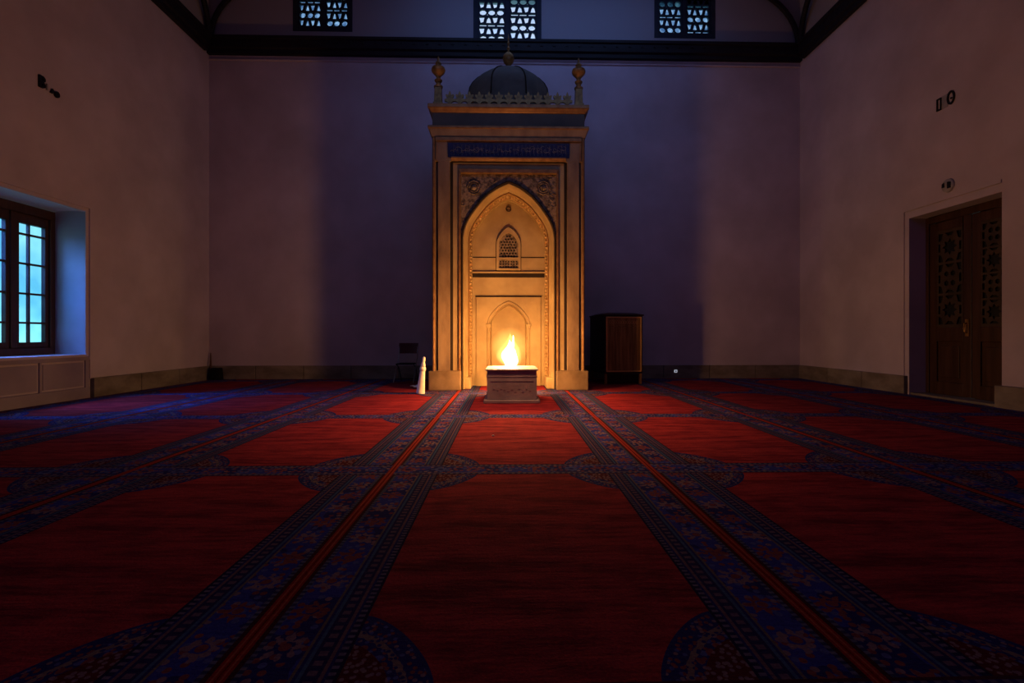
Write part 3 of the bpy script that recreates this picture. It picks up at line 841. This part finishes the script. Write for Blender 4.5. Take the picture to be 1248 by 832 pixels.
# ------------------------------------------------------------------ cabinet
cb = thing('cabinet', 'dark wooden cabinet with gilt-edged brown front panel on short legs', 'cabinet', (1.95, 9.75, CT), R(7))
W, D, H = .80, .98, 1.37
def kp(mb, n, m, p=cb, **k): return mb.build(n, m, p, **k)
kp(MB().box(0, W, 0, D, .215, H), 'carcass', 'cab', bevel=.008)
for x, y in ((.012, .012), (W - .062, .012), (.012, D - .06), (W - .062, D - .06)):
    kp(MB().frustum(x, x + .05, y, y + .05, .0, x, x + .05, y, y + .05, .22), 'leg', 'cabpanel')
kp(MB().box(-.02, W + .02, -.025, D, H, H + .03).frustum(.0, W, 0, D, H + .03, .10, W - .14, .12, D - .1, H + .065), 'top', 'cab', bevel=.006)
kp(MB().box(.03, W - .03, .05, .07, .02, .20), 'back_apron', 'cab')
dr = kp(MB().box(.03, W - .03, -.018, 0, .25, H - .02), 'door', 'cabpanel', bevel=.004)
kp(MB().box(.03, .055, -.03, -.016, .25, H - .02).box(W - .055, W - .03, -.03, -.016, .25, H - .02).box(.055, W - .055, -.03, -.016, .25, .275).box(.055, W - .055, -.03, -.016, H - .045, H - .02), 'gilt_edge', 'cabgold', dr, bevel=.003)
kp(MB().box(.10, .118, -.026, -.016, .31, 1.17).box(W - .118, W - .10, -.026, -.016, .31, 1.17).box(.118, W - .118, -.026, -.016, .31, .328).box(.118, W - .118, -.026, -.016, 1.152, 1.17), 'inner_moulding', 'cabpanel', dr, bevel=.003)
tr = MB()
for k in range(12):
    x = .12 + .05 * k
    tr.tube([(x + .02 * math.cos(2 * PI * q / 8), -.02, 1.24 + .03 * math.sin(2 * PI * q / 8)) for q in range(9)], .004, 5)
kp(tr, 'carved_band', 'cabgold', dr)

# ------------------------------------------------------------------ small things on the walls and in the corner
bg = MB()
o = bg.frustum(-.11, .11, -.09, .09, 0, -.10, .09, -.07, .08, .265).build('cloth_bag', 'black', bevel=.03, smooth=True)
o.location = (XL + .27, YB - .18, CT)
tag(o, 'small black bag on the floor in the far window-side corner', 'bag')
st = MB().tube([(XL + .11, YB - .13, CT + .008), (XL + .092, YB - .10, .30), (XL + .055, YB - .035, .60)], [.022, .022, .008], 8).build('wooden_stick', 'stick', smooth=True)
tag(st, 'thin pointed brown stick standing in the corner behind the black bag', 'stick')
so = thing('wall_socket', 'small glowing white socket light on the skirting past the cabinet', 'socket', (3.86, YB - .0705, .175))
MB().box(-.034, .034, -.012, 0, -.03, .03).build('face_plate', 'nightlight', so, bevel=.004)
MB().lathe([(.018, 0), (.018, .006), (.014, .008)], 14, (0, -.012, 0), Matrix.Rotation(R(90), 3, 'X')).build('outlet_ring', 'plate', so)

def wallthing(name, label, cat, x, y, z): return thing(name, label, cat, (x, y, z))
# mark on the window wall: dark B-shaped plate and two small hooks
t = wallthing('wall_lettering', 'small dark metal lettering high on the window wall', 'lettering', XL, 7.20, 4.62)
t.scale = (1, .9, .85)
Bsh = [(-.045, -.10), (.025, -.10), (.055, -.07), (.055, -.035), (.03, 0), (.055, .03), (.055, .07), (.025, .10), (-.045, .10)]
filled('letter', [Bsh, rect(-.012, .018, .025, .06), rect(-.012, .018, -.065, -.03)], .03, 'ironmark', t, Matrix.Translation((.0152, 0, 0)) @ TO_YZ)
filled('letter', [rect(.088, .108, -.09, .02)], .02, 'plate', t, Matrix.Translation((.0102, 0, 0)) @ TO_YZ)
filled('letter', [[(.15, -.10), (.20, -.10), (.205, -.05), (.18, -.02), (.165, -.06)]], .03, 'ironmark', t, Matrix.Translation((.0152, 0, 0)) @ TO_YZ)
filled('letter', [circle(.265, -.08, .045, 10, 0, .055), circle(.262, -.075, .012, 8)], .03, 'ironmark', t, Matrix.Translation((.0152, 0, 0)) @ TO_YZ)
# marks on the door wall
t = wallthing('wall_numerals', 'two small dark-edged numerals high on the wall above the double door', 'numerals', XR, 7.42, 4.60)
filled('numeral', [rect(.075, .155, -.10, .09), rect(.092, .138, -.08, .07)], .02, 'ironmark', t, Matrix.Translation((-.0102, 0, 0)) @ TO_YZ)
filled('numeral', [circle(-.09, .01, .065, 18, 0, .105), circle(-.09, .01, .042, 14, 0, .078)], .02, 'ironmark', t, Matrix.Translation((-.0102, 0, 0)) @ TO_YZ)
filled('numeral_dot', [circle(-.09, .0, .015, 8)], .012, 'ironmark', t, Matrix.Translation((-.0062, 0, 0)) @ TO_YZ)
MB().box(-.006, 0, -.03, .075, -.10, .10).build('pale_plate', 'plate', t)
t = wallthing('wall_sensor', 'round dull metal fitting on the wall just above the double door', 'wall fitting', XR, 7.375, 3.285)
tl2 = Matrix.Rotation(R(-90), 3, 'Y')
MB().lathe([(.105, 0), (.10, .025), (.085, .035)], 22, (0, 0, 0), tl2).build('round_base', 'plate', t, smooth=True)
filled('dark_insert', [[(-.07, -.05), (-.015, -.05), (-.015, .05), (-.07, .04)]], .01, 'ironmark', t, Matrix.Translation((-.040, 0, 0)) @ TO_YZ)
filled('dark_insert', [[(.035, -.02), (.08, -.02), (.075, .04), (.04, .05)]], .01, 'ironmark', t, Matrix.Translation((-.040, 0, 0)) @ TO_YZ)

# ------------------------------------------------------------------ world: cool dusk sky with soft foliage blur low down
wd = bpy.data.worlds.new('dusk'); sc.world = wd; wd.use_nodes = True
nt = wd.node_tree; E.nt = nt
bgn = nt.nodes['Background']
tc = nt.nodes.new('ShaderNodeTexCoord')
sep = nt.nodes.new('ShaderNodeSeparateXYZ'); nt.links.new(tc.outputs['Generated'], sep.inputs[0])
zz = E(sep.outputs[2])
f = (zz * 2.2).max(0.0).min(1.0)
n_ = ((noise(mapping(tc.outputs['Generated'], (1, 1, .6)), 7, 3) - .35) * 3.0).max(0.0).min(1.0)
lowc = cmix(n_, (.40, .95, 1.1), (.68, 1.35, 1.5))
colr = cmix(f, lowc, (.62, .76, 1.0))
nt.links.new(colr, bgn.inputs[0]); bgn.inputs[1].default_value = 1.0

# ------------------------------------------------------------------ lights
def light(name, typ, loc, energy, col, rot=None, target=None, **k):
    L = bpy.data.lights.new(name, typ); L.energy = energy; L.color = col
    for a, v in k.items(): setattr(L, a, v)
    o = bpy.data.objects.new(name, L); COL.objects.link(o); o.location = loc
    if target is not None: o.rotation_euler = (Vector(target) - Vector(loc)).to_track_quat('-Z', 'Y').to_euler()
    return o
light('fire_light', 'POINT', (.01, 7.78, .93), 195, (1, .48, .16), shadow_soft_size=.085)
# added cool fills for the end wall and the near hall, sources unseen
light('end_wall_fill', 'AREA', (.9, 5.2, 6.9), 13, (.20, .40, 1.0), target=(.8, 11.2, 4.7), shape='RECTANGLE', size=6.0, size_y=1.0, spread=R(95))
light('wall_graze_fill', 'AREA', (.9, 9.5, 8.85), 27, (.20, .40, 1.0), target=(.9, 11.2, 4.8), shape='RECTANGLE', size=5.5, size_y=.5)
light('rear_fill', 'AREA', (0, -4.0, 6.5), 34, (.34, .20, 1.0), target=(0, 9, 2.0), shape='RECTANGLE', size=9.0, size_y=2.5)
light('carpet_fill', 'SPOT', (.06, 6.2, 3.3), 390, (1, .50, .22), target=(.06, 6.2, 0), spot_size=R(108), spot_blend=1.0, shadow_soft_size=.3)  # added warm spot brightening the carpet round the plinth, no lamp hangs here
light('niche_fill', 'POINT', (.06, 8.45, .42), 48, (1, .60, .20), shadow_soft_size=.05)  # added fill hidden behind the plinth, brightens the foot of the niche
# blue daylight through the casement
light('casement_light', 'AREA', (XL - 1.0, 6.9, 2.5), 60, (.14, .34, 1.0), target=(-4.7, 7.4, 0), shape='RECTANGLE', size=1.5, size_y=1.2, spread=R(75))

light('dusk_beam', 'SPOT', (XL - 1.9, 7.0, 3.3), 900, (.50, .26, 1.0), target=(-5.0, 7.35, 0), spot_size=R(34), spot_blend=.9, shadow_soft_size=.35)
# ------------------------------------------------------------------ camera
cd = bpy.data.cameras.new('camera'); cam = bpy.data.objects.new('camera', cd); COL.objects.link(cam)
cd.sensor_width = 36; cd.lens = 600 / 1248 * 36
cd.shift_x = -7 / 1248; cd.shift_y = -8 / 1248
cam.location = (0, 0, 1.0); cam.rotation_euler = (R(90), 0, -math.atan(.0234))
cd.clip_start = .05
sc.camera = cam
sc.view_settings.view_transform = 'Standard'
sc.view_settings.look = 'None'
sc.view_settings.exposure = 0
sc.view_settings.gamma = .9
sc.render.film_transparent = False
